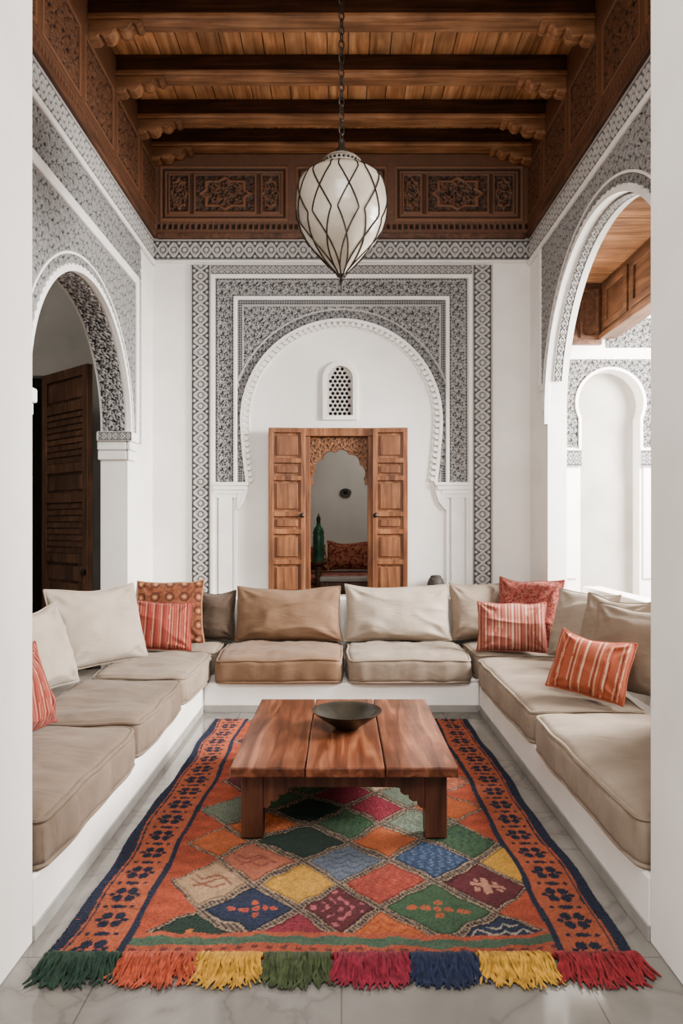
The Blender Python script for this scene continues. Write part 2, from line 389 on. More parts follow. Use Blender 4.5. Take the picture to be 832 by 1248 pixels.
def archline(r,zb,n=60):
    pts=[]
    for i in range(12):
        z=zb+(ACZ-zb)*i/12; pts.append((r-.05*min(1,(ACZ-z)/.57)**1.5,z))
    pts+=[(r*math.cos(a),ACZ+r*math.sin(a)) for a in [PI*j/n for j in range(n+1)]]
    for i in range(11,-1,-1):
        z=zb+(ACZ-zb)*i/12; pts.append((-(r-.05*min(1,(ACZ-z)/.57)**1.5),z))
    return pts
struct(MB().prism([archline(AR+.008,zsp-.02)+list(reversed(archline(AR-.024,zsp-.02)))],fB,0,.03).build(trimname(),MOULD,bevel=.006))
m=MB()
al=archline(AR-.046,zsp)
dense=[]
for i in range(len(al)-1):
    a=Vector(al[i]); b=Vector(al[i+1])
    for j in range(20): dense.append(a.lerp(b,j/20))
step=.054; acc=step/2
for i in range(1,len(dense)):
    acc+=(dense[i]-dense[i-1]).length
    if acc>=step:
        acc=0; p=dense[i]; t=(dense[i]-dense[i-1]).normalized(); n=Vector((-t.y,t.x)); 
        q=[p+t*.017-n*.026,p+t*.017+n*.004,p+t*.008+n*.016,p-t*.008+n*.016,p-t*.017+n*.004,p-t*.017-n*.026]
        m.prism([[(k.x,k.y) for k in q]],fB,0,.030)
struct(m.build(trimname(),MOULD))
struct(MB().prism([archline(AR-.070,zsp+.02)+list(reversed(archline(AR-.078,zsp+.02)))],fB,0,.010).build(trimname(),MOULD))
# imposts and pilasters under the back arch
m=MB()
for s in (-1,1):
    def P(xa,xb,v0,v1,d):
        a,b=sorted((s*(xa)/SB,s*(xb)/SB)); m.prism([rect(a,BZ(v1),b,BZ(v0))],fB,0,d)
    P(113,156,588,592,.055); P(116,156,592,597,.045); P(121,156,597,602,.035); P(127,156,602,607,.028)
    P(127,131,607,726,.02); P(133,149,607,726,.03); P(151,156,607,726,.024)
    st=[(113,588),(114,600),(118,612),(124,620),(127,622),(127,588)]
    m.prism([[(s*a/SB,BZ(v)) for a,v in st]],fB,0,.03)
struct(m.build(trimname(),MOULD,bevel=.004))
# ------------------------------------------------------------------ carved stucco : side walls
def side(f):
    z0,z1=BZ(318),BZ(292)
    struct(relief(trimname(),f,YJ+.01,YB-.005,z0,z1,.006,guilloche((z0+z1)/2,(z1-z0)/2,.10),None,.014,STUCCO))
    struct(MB().prism([rect(YJ,z0-.045,YB,z0)],f,0,.03).build(trimname(),MOULD,bevel=.01))
    return z0
def ringloop(yc,zc,r1,r2,zb,sc=0):
    n=240
    o=[(yc+r2,zb)]+[(yc+(r2+sc*abs(math.sin(44*a)))*math.cos(a),zc+(r2+sc*abs(math.sin(44*a)))*math.sin(a)) for a in [PI*j/n for j in range(n+1)]]+[(yc-r2,zb)]
    i=[(yc-r1,zb)]+arc(yc,zc,r1,PI,0,64)+[(yc+r1,zb)]
    return o+i
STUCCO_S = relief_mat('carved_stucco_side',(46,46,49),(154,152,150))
# left
z0=side(fL)
zb1,zb0=z0-.05,z0-.34; yv0,yv1=5.93,6.03
struct(relief(trimname(),fL,YJ+.01,yv1,zb0,zb1,.006,arabesque(.085),None,.014,STUCCO_S))
cv=(yv0+yv1)/2
struct(relief(trimname(),fL,yv0,yv1,2.15,zb0,.006,swap(guilloche(cv,.05,.08)),None,.014,STUCCO))
struct(MB().prism([[(YJ,zb0-.075),(yv0-.06,zb0-.075),(yv0-.06,2.15),(yv0,2.15),(yv0,zb0),(YJ,zb0)]],fL,0,.03).build(trimname(),MOULD,bevel=.01))
def mL(U,V): return ~(((np.hypot(U-LYC,V-LZC)<LR+.03)&(V>=LZC))|((np.abs(U-LYC)<LR+.03)&(V<LZC)))
struct(relief(trimname(),fL,YJ+.01,yv0-.06,2.15,zb0-.075,.006,arabesque(.078),mL,.014,STUCCO_S))
struct(MB().prism([ringloop(LYC,LZC,LR-.004,LR+.028,2.15,.016)],fL,-.01,.03).build(trimname(),MOULD,bevel=.004))
struct(MB().prism([ringloop(LYC,LZC,LR+.10,LR+.115,2.15)],fL,0,.02).build(trimname(),MOULD,bevel=.005))
def soff(u,v,d): return (-XW-v, LYC+(LR-.002-d)*np.cos(u/LR), LZC+(LR-.002-d)*np.sin(u/LR))
struct(relief(trimname(),soff,0.0,PI*LR,.02,LT-.02,.006,arabesque(.085),None,.014,STUCCO2))
m=MB()
for yj,s in ((LYC+LR,-1),(LYC-LR,1)):
    for (a,b,pr) in ((2.13,2.21,.05),(2.06,2.13,.035),(1.98,2.06,.022)):
        ya,yb2=sorted((yj,yj+s*pr)); yo,yp=sorted((yj-s*.16,yj+s*pr))
        m.box((-XW-LT-.02,ya,a),(-XW+.0,yb2,b)); m.box((-XW,yo,a),(-XW+pr,yp,b))
struct(m.build(trimname(),MOULD,bevel=.012))
yf=LYC+LR-.05
struct(relief(trimname(),lambda u,v,d:(u,yf-d,v),-XW-LT,-XW+.05,2.135,2.205,.006,guilloche(2.17,.035,.05),None,.006,STUCCO))
# right
z0=side(fR)
zr=2.66; yr=6.04
def mR(U,V): return ~((np.hypot(U-RYC,V-RZC)<RR+.03)&(V>=RZC))
def hR(U,V):
    h=arabesque(.078)(U,V); r=np.hypot(U-RYC,V-RZC); th=np.arctan2(V-RZC,U-RYC)
    return np.where(r<RR+.10,.85*arabesque(.062)(th*RR,r),h)
struct(relief(trimname(),fR,YJ+.01,yr,zr,z0-.05,.006,hR,mR,.014,STUCCO2))
struct(MB().prism([ringloop(RYC,RZC,RR-.004,RR+.028,RZC-.1,.016)],fR,-.01,.03).build(trimname(),MOULD,bevel=.004))
struct(MB().prism([ringloop(RYC,RZC,RR+.10,RR+.115,RZC+.2)],fR,0,.02).build(trimname(),MOULD,bevel=.005))
struct(MB().prism([[(yr,zr-.04),(yr+.05,zr-.04),(yr+.05,z0-.045),(yr,z0-.045)]],fR,0,.03).build(trimname(),MOULD,bevel=.01))
struct(MB().prism([rect(RYC+RR+.0,zr-.05,yr+.05,zr)],fR,0,.03).build(trimname(),MOULD,bevel=.01))
ua=math.asin((zr-RZC)/RR)
def soffr(u,v,d): return (XW+v, RYC+(RR-.002-d)*np.cos(u/RR), RZC+(RR-.002-d)*np.sin(u/RR))
struct(relief(trimname(),soffr,ua*RR,(PI-ua)*RR,.035,RT-.055,.006,guilloche((RT-.02)/2,(RT-.09)/2,.07),None,.010,STUCCO))
# ------------------------------------------------------------------ gallery seen through the right arch
YG=6.9; SG=F/YG
GX=lambda x:(x-CX)/SG
GZ=lambda v:HC+(HZ-v)/SG
fG=lambda u,v,d:(u,YG-d,v)
gc=GX(743); gr=40/SG; gzc=GZ(491)
KF=.90; KA=math.acos(KF)
def key(r,zb): return [(gc-r*KF,zb),(gc-r*KF,gzc-r*math.sin(KA)-.001)]+[(gc+r*math.cos(a),gzc+r*math.sin(a)) for a in np.linspace(PI+KA,-KA,40)]+[(gc+r*KF,gzc-r*math.sin(KA)-.001),(gc+r*KF,zb)]
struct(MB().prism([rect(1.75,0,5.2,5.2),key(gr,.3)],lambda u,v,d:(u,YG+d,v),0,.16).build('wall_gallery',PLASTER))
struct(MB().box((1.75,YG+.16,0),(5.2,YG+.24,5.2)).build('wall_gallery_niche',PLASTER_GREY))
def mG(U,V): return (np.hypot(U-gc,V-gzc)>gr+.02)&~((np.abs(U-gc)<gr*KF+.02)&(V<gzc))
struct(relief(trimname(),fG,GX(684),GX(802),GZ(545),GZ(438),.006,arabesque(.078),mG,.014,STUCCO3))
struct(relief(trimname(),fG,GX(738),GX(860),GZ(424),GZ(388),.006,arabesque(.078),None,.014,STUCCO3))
kk=key(gr+.026,GZ(548)); ki=key(gr-.004,GZ(548))
struct(MB().prism([kk+list(reversed(ki))],fG,-.01,.03).build(trimname(),MOULD,bevel=.006))
for a,b in ((684,707),(779,802)):
    c0,c1=GX(a),GX(b)
    struct(relief(trimname(),lambda u,v,d:(u,YG-.03-d,v),c0,c1,GZ(569),GZ(549),.006,guilloche((GZ(569)+GZ(549))/2,(GZ(549)-GZ(569))/2,.06),None,.010,STUCCO3))
    struct(MB().box((c0,YG-.03,GZ(569)),(c1,YG,GZ(547))).box((c0+.03,YG-.02,.92),(c1-.03,YG,GZ(569))).build(trimname(),MOULD,bevel=.006))
GCZ=GZ(347)
struct(MB().box((XW+RT,YG-.05,GZ(421)),(GX(731),YG,GCZ)).build(trimname(),W_FRIEZE))
m=MB()
for a,b in ((676,700),(704,727)): 
    m.prism([rect(GX(a),GZ(414),GX(b),GZ(354)),rect(GX(a+4),GZ(410),GX(b-4),GZ(358))],lambda u,v,d:(u,YG-.05-d,v),0,.02)
struct(m.build(trimname(),W_FRIEZE,bevel=.005))
m=MB(); y=3.0
while y<YG-.06:
    m.box((XW+RT,y,GCZ),(2.75,y+.145,GCZ+.03)); y+=.15
struct(m.build('ceiling_gallery',wood_mat('gallery_planks',(112,76,50),(150,106,74),(180,136,100),'X',.6,.2),bevel=.003))
xb=GX(730); zb=GZ(415)
W_GAL=wood_mat('gallery_beam_wood',(72,47,32),(102,70,49),(128,92,68),'Y',.55,.12)
struct(MB().box((xb,3.0,zb),(xb+.14,YG-.06,GCZ)).build(trimname(),W_GAL,bevel=.006))
m=MB(); y=3.1
while y<6.7:
    m.prism([rect(y,zb+.08,y+.55,GCZ-.06),rect(y+.07,zb+.14,y+.48,GCZ-.12)],lambda u,v,d:(xb-d,u,v),0,.02); y+=.62
m.box((xb-.03,3.0,zb-.01),(xb,YG-.06,zb+.04))
struct(m.build(trimname(),W_GAL,bevel=.005))
# ------------------------------------------------------------------ side room seen through the left arch
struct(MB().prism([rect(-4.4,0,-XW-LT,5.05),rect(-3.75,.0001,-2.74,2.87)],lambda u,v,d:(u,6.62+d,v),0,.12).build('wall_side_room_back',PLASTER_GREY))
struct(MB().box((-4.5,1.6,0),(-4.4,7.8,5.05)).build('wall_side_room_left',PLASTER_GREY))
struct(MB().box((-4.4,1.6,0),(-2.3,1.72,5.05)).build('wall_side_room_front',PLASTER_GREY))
struct(MB().box((-4.4,7.5,0),(-2.2,7.6,3.2)).build('wall_side_passage',DARKVOID))  # dark wall stands in for the unlit passage beyond the doorway
def leaf(name,w,h,th,rows,mat,parent=None,slat=None):
    holes=[]; st=.045 if w<.5 else .085
    z=st; tot=sum(rows); avail=h-st*(len(rows)+1)
    m2=MB(); m3=MB()
    for r in rows:
        hh=avail*r/tot; cw=w-st*2; x0=st; holes.append(rect(x0,z,x0+cw,z+hh))
        m2.box((x0-.005,th*.42,z-.005),(x0+cw+.005,th*.62,z+hh+.005))
        if slat and r>1.2:
            k=int(hh/.055)
            for i in range(k):
                zz=z+hh*(i+.5)/k; m3.prism([[(th*.1,zz-.024),(th*.28,zz-.024),(th*.45,zz+.02),(th*.3,zz+.022)]],lambda u,v,d:(d,u,v),x0,x0+cw)
        else:
            m2.box((x0+.025,th*.15,z+.025),(x0+cw-.025,th*.85,z+hh-.025))
        z+=hh+st
    o=MB().prism([rect(0,0,w,h)]+holes,lambda u,v,d:(u,d,v),0,th).build(name,mat,parent,bevel=.005)
    m2.build('panel',mat,o,bevel=.005)
    if slat: m3.build('slats',mat,o)
    return o
def knob(parent,x,z,r=1.0):
    kb=MB().lathe([(0,0),(.016*r,0),(.022*r,.015*r),(0,.03*r)],14).build('door_knob',IRON,parent,smooth=True)
    kb.rotation_euler=(PI/2,0,0); kb.location=(x,0,z)
dx=Vector((-2.15,5.9))-Vector((-2.76,6.42)); ang=math.atan2(dx.y,dx.x)
d2=struct(empty('door_2',(-2.76,6.42,0),(0,0,ang)))
lf=leaf('door_leaf',dx.length,2.82,.05,[.8,1.5,.6,1.5,.6,1.5,.7],W_DARK,d2,slat=True)
knob(lf,dx.length-.045,1.05,1.4)
# ------------------------------------------------------------------ room behind the small door
struct(MB().box((-1.6,YB+.2,.35),(1.6,9.1,.45)).build('floor_back_room',MARBLE))
struct(MB().box((-1.6,9.0,.45),(1.6,9.1,3.1)).box((-1.6,YB+.2,.45),(-1.5,9,3.1)).box((1.5,YB+.2,.45),(1.6,9,3.1)).build('wall_back_room',noise_mat('back_room_plaster',(176,170,162),(190,184,176),2,.9,.1)))
struct(MB().box((-1.6,YB+.2,3.1),(1.6,9.1,3.2)).build('ceiling_back_room',PLASTER))
d1=struct(empty('door_1',(0,YB,DZ0)))
hz=DZ1-DZ0; W0,W1=BX(374),BX(452)
m=MB(); m.box((W0-.03,-.05,0),(W0+.03,.1,hz-.012)); m.box((W1-.03,-.05,0),(W1+.03,.1,hz-.012)); m.box((W0-.032,-.056,hz-.010),(W1+.032,.1,hz+.065))
m.build('door_frame',W_DOOR,d1,bevel=.004)
lob=[]; a0,a1=W0+.03,W1-.03; cxx=(a0+a1)/2; rr=(a1-a0)/2
zs=hz-.40
for i in range(181):
    th=PI-PI*i/180; lobes=abs(math.sin(th*5.5))
    r=.85+.09*lobes
    lob.append((cxx+rr*r*math.cos(th), zs+(rr*1.10)*r*math.sin(th)))
outl=[(a0,hz-.014),(a0,zs-.06),(a0+.03,zs-.05),(a0+.025,zs-.02)]+lob+[(a1-.025,zs-.02),(a1-.03,zs-.05),(a1,zs-.06),(a1,hz-.014)]
MB().prism([outl],lambda u,v,d:(u,d,v),.0,.04).build('carved_arch',W_DOOR,d1,bevel=.003)
def archmask(U,V):
    r=np.hypot((U-cxx)/rr,(V-zs)/(rr*1.10)); return (r>.95)&(V<hz-.015)&(V>zs)
relief('arch_carving',lambda u,v,d:(u,-d,v),a0+.005,a1-.005,zs,hz-.015,.005,arabesque(.06),archmask,.008,relief_mat('carved_door_wood',(50,30,20),(146,100,68),.5),d1)
lw=(BX(374)-BX(328))*.96
RW=[1,.9,.45,1.1,.45,.9]
e=leaf('door_leaf',lw,hz+.06,.045,RW,W_DOOR,d1); e.location=(W0-.012-lw*.99,-.115,0); e.rotation_euler=(0,0,.07)
knob(e,lw-.03,.75)
e=leaf('door_leaf',lw*.96,hz+.06,.045,RW,W_DOOR,d1); e.location=(W1+.008,-.095,0); e.rotation_euler=(0,0,-.07)
knob(e,.03,.75)
# window_1 : arched lattice grille
w1=struct(empty('window_1',(wcx,YB,wz0)))
hgt=wz1-wz0
outer=[(-wr-.03,-.03),(wr+.03,-.03)]+arc(0,hgt,wr+.03,0,PI,24)
inner=[(-wr+.01,.01),(wr-.01,.01)]+arc(0,hgt,wr-.01,0,PI,24)
MB().prism([outer,inner],lambda u,v,d:(u,-d,v),-.03,.025).build('window_frame',MOULD,w1,bevel=.006)
holes=[]; q=.043; row=0; z=.03
while z<hgt+wr:
    for c in range(-4,5):
        cx=c*q+(q/2 if row%2 else 0); ok=abs(cx)<wr-.028 and (z<hgt or math.hypot(cx,z-hgt)<wr-.03)
        if ok: holes.append([(cx+.017*math.cos(a),z+.017*math.sin(a)) for a in np.linspace(0,2*PI,7)[:-1]+PI/6])
    z+=q*.87; row+=1
lat=[(-wr,-.0),(wr,-.0)]+arc(0,hgt,wr,0,PI,24)
MB().prism([lat]+holes,lambda u,v,d:(u,d,v),.0,.02).build('lattice',noise_mat('lattice_plaster',(176,173,168),(192,189,184),6,.85,.1),w1)
MB().prism([lat],lambda u,v,d:(u,d,v),.06,.07).build('backing',noise_mat('window_backing',(84,82,80),(100,98,95),3,.9,0),w1)  # dark grey sheet standing in for an opening behind the lattice
# ------------------------------------------------------------------ masonry benches
def bench(name,label,a,b,plinth):
    t=thing(name,label,'bench',(0,0,0))
    MB().box(a,b).build('bench_body',PLASTER,t,bevel=.012)
    MB().box(*plinth).build('plinth',PLINTH,t,bevel=.002)
bench('built_in_bench','long white plastered built-in bench along the left arch wall',(-XW+.002,YJ+.002,0),(-XB,6.27,BT),((-XB-.02,YJ+.002,.0),(-XB+.008,5.39,.055)))
bench('built_in_bench','long white plastered built-in bench along the right arch wall',(XB,YJ+.002,0),(XW-.002,6.27,BT),((XB-.008,YJ+.002,.0),(XB+.02,5.39,.055)))
bench('built_in_bench','white plastered built-in bench below the small wooden door',(-XB+.002,5.41,0),(XB-.002,6.268,BT),((-XB+.01,5.402,0),(XB-.01,5.43,.055)))
# ------------------------------------------------------------------ cushions
def fb(p,s=1,o=0): return noise.noise(Vector((p[0]*s+o,p[1]*s-o,p[2]*s+2*o)))
def ridge(p,s,o): return 1-abs(fb(p,s,o))*2.2
def seat_cushion(label,w,d,t,cx,cy,fab,seed,wr=.005,z=BT,group='linen seat cushions on the benches'):
    root=thing('seat_cushion',label,'seat cushion',(cx,cy,z),(0,0,0),group)
    n=46; s=np.sin(np.linspace(-1,1,n)*PI/2)*.75+np.linspace(-1,1,n)*.25; hx,hy,hz_=w/2,d/2,t/2; r=.045
    def warp(P):
        P=Vector(P); xx,yy,zz=P.x/hx,P.y/hy,P.z/hz_
        k=1+.014*(1-min(1,zz*zz)); P.x*=k; P.y*=k
        cn=abs(xx)**5*abs(yy)**5; P.x*=1-.075*cn*min(1,.6/w); P.y*=1-.06*cn*min(1,.6/d)
        sag=.014*fb((P.x*1.3,P.y*1.3,0),3.1,seed+11)
        P.z+=sag*(.2+.8*(zz>0))
        if abs(xx)>.8: P.x+=.012*fb((P.y,0,P.z*.3),4,seed+21)*(1 if xx>0 else -1)
        if abs(yy)>.8: P.y+=.010*fb((P.x,0,P.z*.3),4,seed+31)*(1 if yy>0 else -1)
        if P.z>0:
            e=max(0,1-abs(xx)**5)*max(0,1-abs(yy)**5)
            P.z+=.024*max(0,1-xx**4)*max(0,1-yy**4)-.012*cn
            if w<d: c=ridge((P.x*.9,P.y*3.2,0),2.6,seed+3)
            else: c=ridge((P.x*3.2,P.y*.9,0),2.6,seed+3)
            P.z+=wr*e*(1.2*fb((P.x,P.y,0),6,seed)+.9*c*max(0,c))
        return P
    m=MB()
    for ax in range(3):
        for sg in (-1,1):
            vs=[]; fs=[]
            for i in range(n):
                for j in range(n):
                    p=[0,0,0]; p[ax]=sg; p[(ax+1)%3]=s[i]; p[(ax+2)%3]=s[j]
                    P=Vector((p[0]*hx,p[1]*hy,p[2]*hz_))
                    Q=Vector((max(-hx+r,min(hx-r,P.x)),max(-hy+r,min(hy-r,P.y)),max(-hz_+r,min(hz_-r,P.z))))
                    D=P-Q
                    if D.length>1e-9: P=Q+D.normalized()*r
                    zz=P.z/hz_; onside=abs(zz)<.8
                    P=warp(P)
                    if onside:
                        kk=wr*1.2*fb((P.x*1.2,P.y*1.2,P.z*.4),9,seed+7)
                        if abs(P.x)>hx*.93: P.x+=kk
                        if abs(P.y)>hy*.95: P.y+=kk
                    vs.append((P.x,P.y,max(.001,P.z+hz_)))
            for i in range(n-1):
                for j in range(n-1): fs.append((i*n+j,(i+1)*n+j,(i+1)*n+j+1,i*n+j+1))
            m.add(vs,fs)
    body=m.build('cushion_body',FAB[fab],root,smooth=True,merge=True)
    for zz in (hz_-r*.28,-hz_+r*.28):
        mp=MB(); off=r*.22; cr=r*.8; key4=[]
        for (sx,sy,a0) in ((1,1,0),(-1,1,PI/2),(-1,-1,PI),(1,-1,1.5*PI)):
            for q in range(7):
                a=a0+PI/2*q/6; key4.append(Vector((sx*(hx-off-cr)+cr*math.cos(a),sy*(hy-off-cr)+cr*math.sin(a),zz)))
        pts=[]
        for a,b in zip(key4,key4[1:]+key4[:1]):
            k=max(1,int((b-a).length/.04))
            for q in range(k):
                v=warp(a.lerp(b,q/k)); pts.append((v.x,v.y,v.z+hz_))
        mp.tube(pts,.0105,6,True); mp.build('piping',FAB[fab],body,smooth=True)
    return root
ST=.195
SEATS=[
 ('taupe linen seat cushion nearest the camera on the left bench',-1.035,-1.72,2.45,3.58,'taupe'),
 ('taupe linen seat cushion in the middle of the left bench',-1.04,-1.72,3.64,4.66,'taupe'),
 ('rumpled sand linen seat cushion on the left bench, nearest the corner',-1.04,-1.72,4.72,5.66,'sand'),
 ('sand seat cushion in the left corner below the rust patterned cushion',-1.02,-1.72,5.71,6.22,'sand'),
 ('tan brown seat cushion on the back bench, left of centre',-.985,.010,5.36,6.22,'tan'),
 ('grey-beige seat cushion on the back bench, right of centre',.044,1.015,5.36,6.22,'sand'),
 ('beige seat cushion in the right corner below the crimson cushion',1.06,1.72,5.53,6.22,'beige'),
 ('beige seat cushion on the right bench under the orange striped cushion',1.04,1.72,3.88,5.46,'beige'),
 ('beige piped seat cushion nearest the camera on the right bench',1.035,1.72,2.45,3.82,'beige')]
for i,(lab,xa,xb2,ya,yb2,fab) in enumerate(SEATS):
    seat_cushion(lab,abs(xb2-xa),yb2-ya,ST,(xa+xb2)/2,(ya+yb2)/2,fab,i*3.7,wr=.017 if i==2 else .011)
SZ=BT+ST
def pillow(name,label,cat,w,h,T,x,y,yaw,lean,fab=None,pat=None,seed=0,roll=0,z=SZ,group=None,pinch=.05,sag=.02):
    root=thing(name,label,cat,(x,y,z+.028+h/2*math.cos(lean)),(0,0,0),group)
    root.rotation_mode='XYZ'
    M=Matrix.Rotation(yaw,4,'Z')@Matrix.Rotation(PI/2-lean,4,'X')@Matrix.Rotation(roll,4,'Z')
    root.rotation_euler=M.to_euler()
    if roll: root.location.z += w/2*abs(math.sin(roll))*.75
    n=90 if pat else 56
    s=np.sin(np.linspace(-1,1,n)*PI/2)*.55+np.linspace(-1,1,n)*.45
    def outline(a,b):
        px=w/2*a*(1-pinch*(1-b*b)*a*a); py=h/2*b*(1-pinch*(1-a*a)*b*b)
        if b>0: py-=sag*b*(1-a*a)*(1+.6*math.sin(a*2.2+seed))
        else: px*=1+.02*(-b)
        py+=.010*fb((a,b,0),1.8,seed+40)*abs(b); px+=.010*fb((a,b,3),1.8,seed+44)*abs(a)
        return px,py
    m=MB()
    for sg in (1,-1):
        vs=[]; fs=[]
        for i in range(n):
            for j in range(n):
                a,b=s[i],s[j]; px,py=outline(a,b)
                e=max(0,(1-abs(a)**2.4))*max(0,(1-abs(b)**2.4))
                th=T/2*e**.5*(1-.16*b)          # fuller towards the bottom
                wk=.007*fb((px,py,sg*.3),8,seed)+.021*fb((px,py,sg*.3),3.2,seed+5)
                ca,cb=1-abs(a),1-abs(b); ang_=math.atan2(cb+1e-6,ca+1e-6)
                dist=math.hypot(ca,cb); wk+=.010*math.sin(ang_*9+seed)*math.exp(-((dist-.35)/.28)**2)
                c=ridge((px*1.0,py*2.2,sg*.5),3.0,seed+9); wk+=.012*max(0,c)**2
                vs.append((px,py,sg*(th+wk*min(1,e*3))))
        for i in range(n-1):
            for j in range(n-1):
                q=(i*n+j,(i+1)*n+j,(i+1)*n+j+1,i*n+j+1); fs.append(q if sg>0 else q[::-1])
        m.add(vs,fs)
    mat=COLFAB if pat else FAB[fab]
    o=m.build('cover',mat,root,smooth=True,merge=True)
    if pat:
        co=np.empty(len(o.data.vertices)*3,np.float32); o.data.vertices.foreach_get('co',co); co=co.reshape(-1,3)
        rgb=pat(co[:,0].astype(float),co[:,1].astype(float)); rgba=np.concatenate([rgb,np.ones((len(rgb),1))],1).astype(np.float32)
        at=o.data.attributes.new('Col','FLOAT_COLOR','POINT'); at.data.foreach_set('color',rgba.reshape(-1))
    edge=[]
    for k in range(4):
        for i in range(0,n-1,2):
            t=s[i]; a,b=((t,-1),(1,t),(-t,1),(-1,-t))[k]
            px,py=outline(a,b); edge.append((px,py,0))
    pm=MB().tube(edge,.0075,6,True).build('piping',mat,o,smooth=True)
    if pat:
        c=pat(np.array([.013]),np.array([.0]))[0]
        at=pm.data.attributes.new('Col','FLOAT_COLOR','POINT'); at.data.foreach_set('color',np.tile(np.array([*c,1],np.float32),len(pm.data.vertices)))
    return root
A=lambda t: np.array(lin(*t))
def lay(base,mask,c,w=1.0): return base*(1-mask[:,None]*w)+np.array(lin(*c))[None,:]*mask[:,None]*w
def band(p,a,b): return ((p>a)&(p<b)).astype(float)
def pat_red(x,y):
    c=np.tile(A((134,66,58)),(len(x),1)); p=np.mod(x+1,.062)/.062
    c=lay(c,band(p,.42,.54),(170,130,108)); c=lay(c,band(p,.64,.74),(96,50,48)); c=lay(c,band(p,.1,.2),(154,90,76)); c=lay(c,band(p,.85,.9),(162,118,98)); return c
def pat_pink(x,y):
    c=np.tile(A((148,90,80)),(len(x),1)); p=np.mod(x+1,.052)/.052
    c=lay(c,band(p,.3,.46),(186,156,134)); c=lay(c,band(p,.6,.72),(118,64,58)); c=lay(c,band(p,.85,.92),(178,130,110)); return c
def pat_orange(x,y):
    c=np.tile(A((162,92,72)),(len(x),1)); p=np.mod(x+1.02,.13)/.13
    c=lay(c,band(p,.08,.12),(194,162,136)); c=lay(c,band(p,.17,.22),(118,64,56)); c=lay(c,band(p,.28,.32),(194,162,136))
    c=lay(c,band(p,.48,.52),(138,72,60)); c=lay(c,band(p,.6,.63),(200,170,144)); c=lay(c,band(p,.7,.76),(138,72,60)); c=lay(c,band(p,.66,.68),(200,170,144)); return c
def pat_rust(x,y):
    c=np.tile(A((104,64,50)),(len(x),1)); h=arabesque(.15)(x,y)
    c=lay(c,h*.7,(138,90,66)); d=np.hypot(np.mod(x+.06,.12)-.06,np.mod(y+.06,.12)-.06)
    c=lay(c,(np.abs(d-.035)<.007).astype(float),(80,52,44)); c=lay(c,(d<.014).astype(float),(162,126,96)); return c
def pat_crimson(x,y):
    c=np.tile(A((130,64,60)),(len(x),1)); h=arabesque(.10)(x,y)
    c=lay(c,(h>.6).astype(float)*.7,(166,108,96)); d=np.abs(x)/.13+np.abs(y)/.13
    c=lay(c,(np.abs(np.mod(d,1)-.5)<.06).astype(float),(92,42,44)); c=lay(c,(np.abs(np.mod(d,1)-.5)<.02).astype(float),(182,140,118)); return c
R=math.radians
GB='large linen back cushions'
GT='colourful throw cushions'
pillow('back_cushion','small dark brown back cushion beside the rust patterned cushion','cushion',.38,.43,.15,-1.13,6.15,0,R(10),'brown',seed=1,group=GB)
pillow('back_cushion','wide tan brown back cushion in front of the small wooden door','cushion',.91,.47,.22,-.463,6.11,0,R(12),'tan',seed=2,group=GB,pinch=.035)
pillow('back_cushion','wide pale beige back cushion right of the tan one','cushion',.91,.485,.22,.49,6.11,0,R(12),'cream',seed=3,group=GB,pinch=.035)
pillow('back_cushion','beige back cushion half hidden behind the pink striped cushion','cushion',.46,.50,.19,1.19,6.13,0,R(10),'beige',seed=4,group=GB)
# left
pillow('throw_cushion','rust brown medallion patterned cushion in the left back corner','cushion',.56,.54,.15,-1.46,5.94,R(10),R(14),pat=pat_rust,seed=5,group=GT)
pillow('throw_cushion','red vertically striped cushion leaning on the rust patterned cushion','cushion',.52,.40,.15,-1.47,5.60,R(16),R(20),pat=pat_red,seed=6,roll=R(-4),group=GT)
pillow('back_cushion','large plump beige back cushion in the left arch','cushion',.76,.58,.23,-1.76,5.04,R(56),R(16),'cream',seed=7,group=GB)
pillow('back_cushion','pale beige back cushion at the left edge of the photo','cushion',.60,.52,.20,-1.84,4.22,R(78),R(18),'cream',seed=8,group=GB)
pillow('throw_cushion','red striped cushion at the left edge of the photo','cushion',.44,.42,.15,-1.57,3.36,R(76),R(18),pat=pat_red,seed=9,group=GT)
# right
pillow('throw_cushion','crimson patterned cushion in the right back corner','cushion',.58,.56,.15,1.57,5.86,R(-40),R(12),pat=pat_crimson,seed=10,group=GT)
pillow('throw_cushion','pink and cream striped cushion in front of the crimson one','cushion',.53,.40,.16,1.36,5.58,R(-12),R(18),pat=pat_pink,seed=11,group=GT)
pillow('back_cushion','beige back cushion in the right arch, farthest from the camera','cushion',.58,.52,.19,1.80,5.20,R(-62),R(14),'cream',seed=12,group=GB)
pillow('back_cushion','beige back cushion in the right arch, between two others','cushion',.58,.53,.19,1.83,4.70,R(-66),R(14),'beige',seed=13,group=GB)
pillow('back_cushion','darker taupe back cushion behind the orange striped cushion','cushion',.60,.53,.19,1.78,4.22,R(-54),R(16),'sand',seed=14,group=GB)
pillow('throw_cushion','orange cushion with cream stripes, tilted against the taupe cushion','cushion',.43,.37,.14,1.45,4.06,R(-30),R(30),pat=pat_orange,seed=15,roll=R(-9),group=GT)
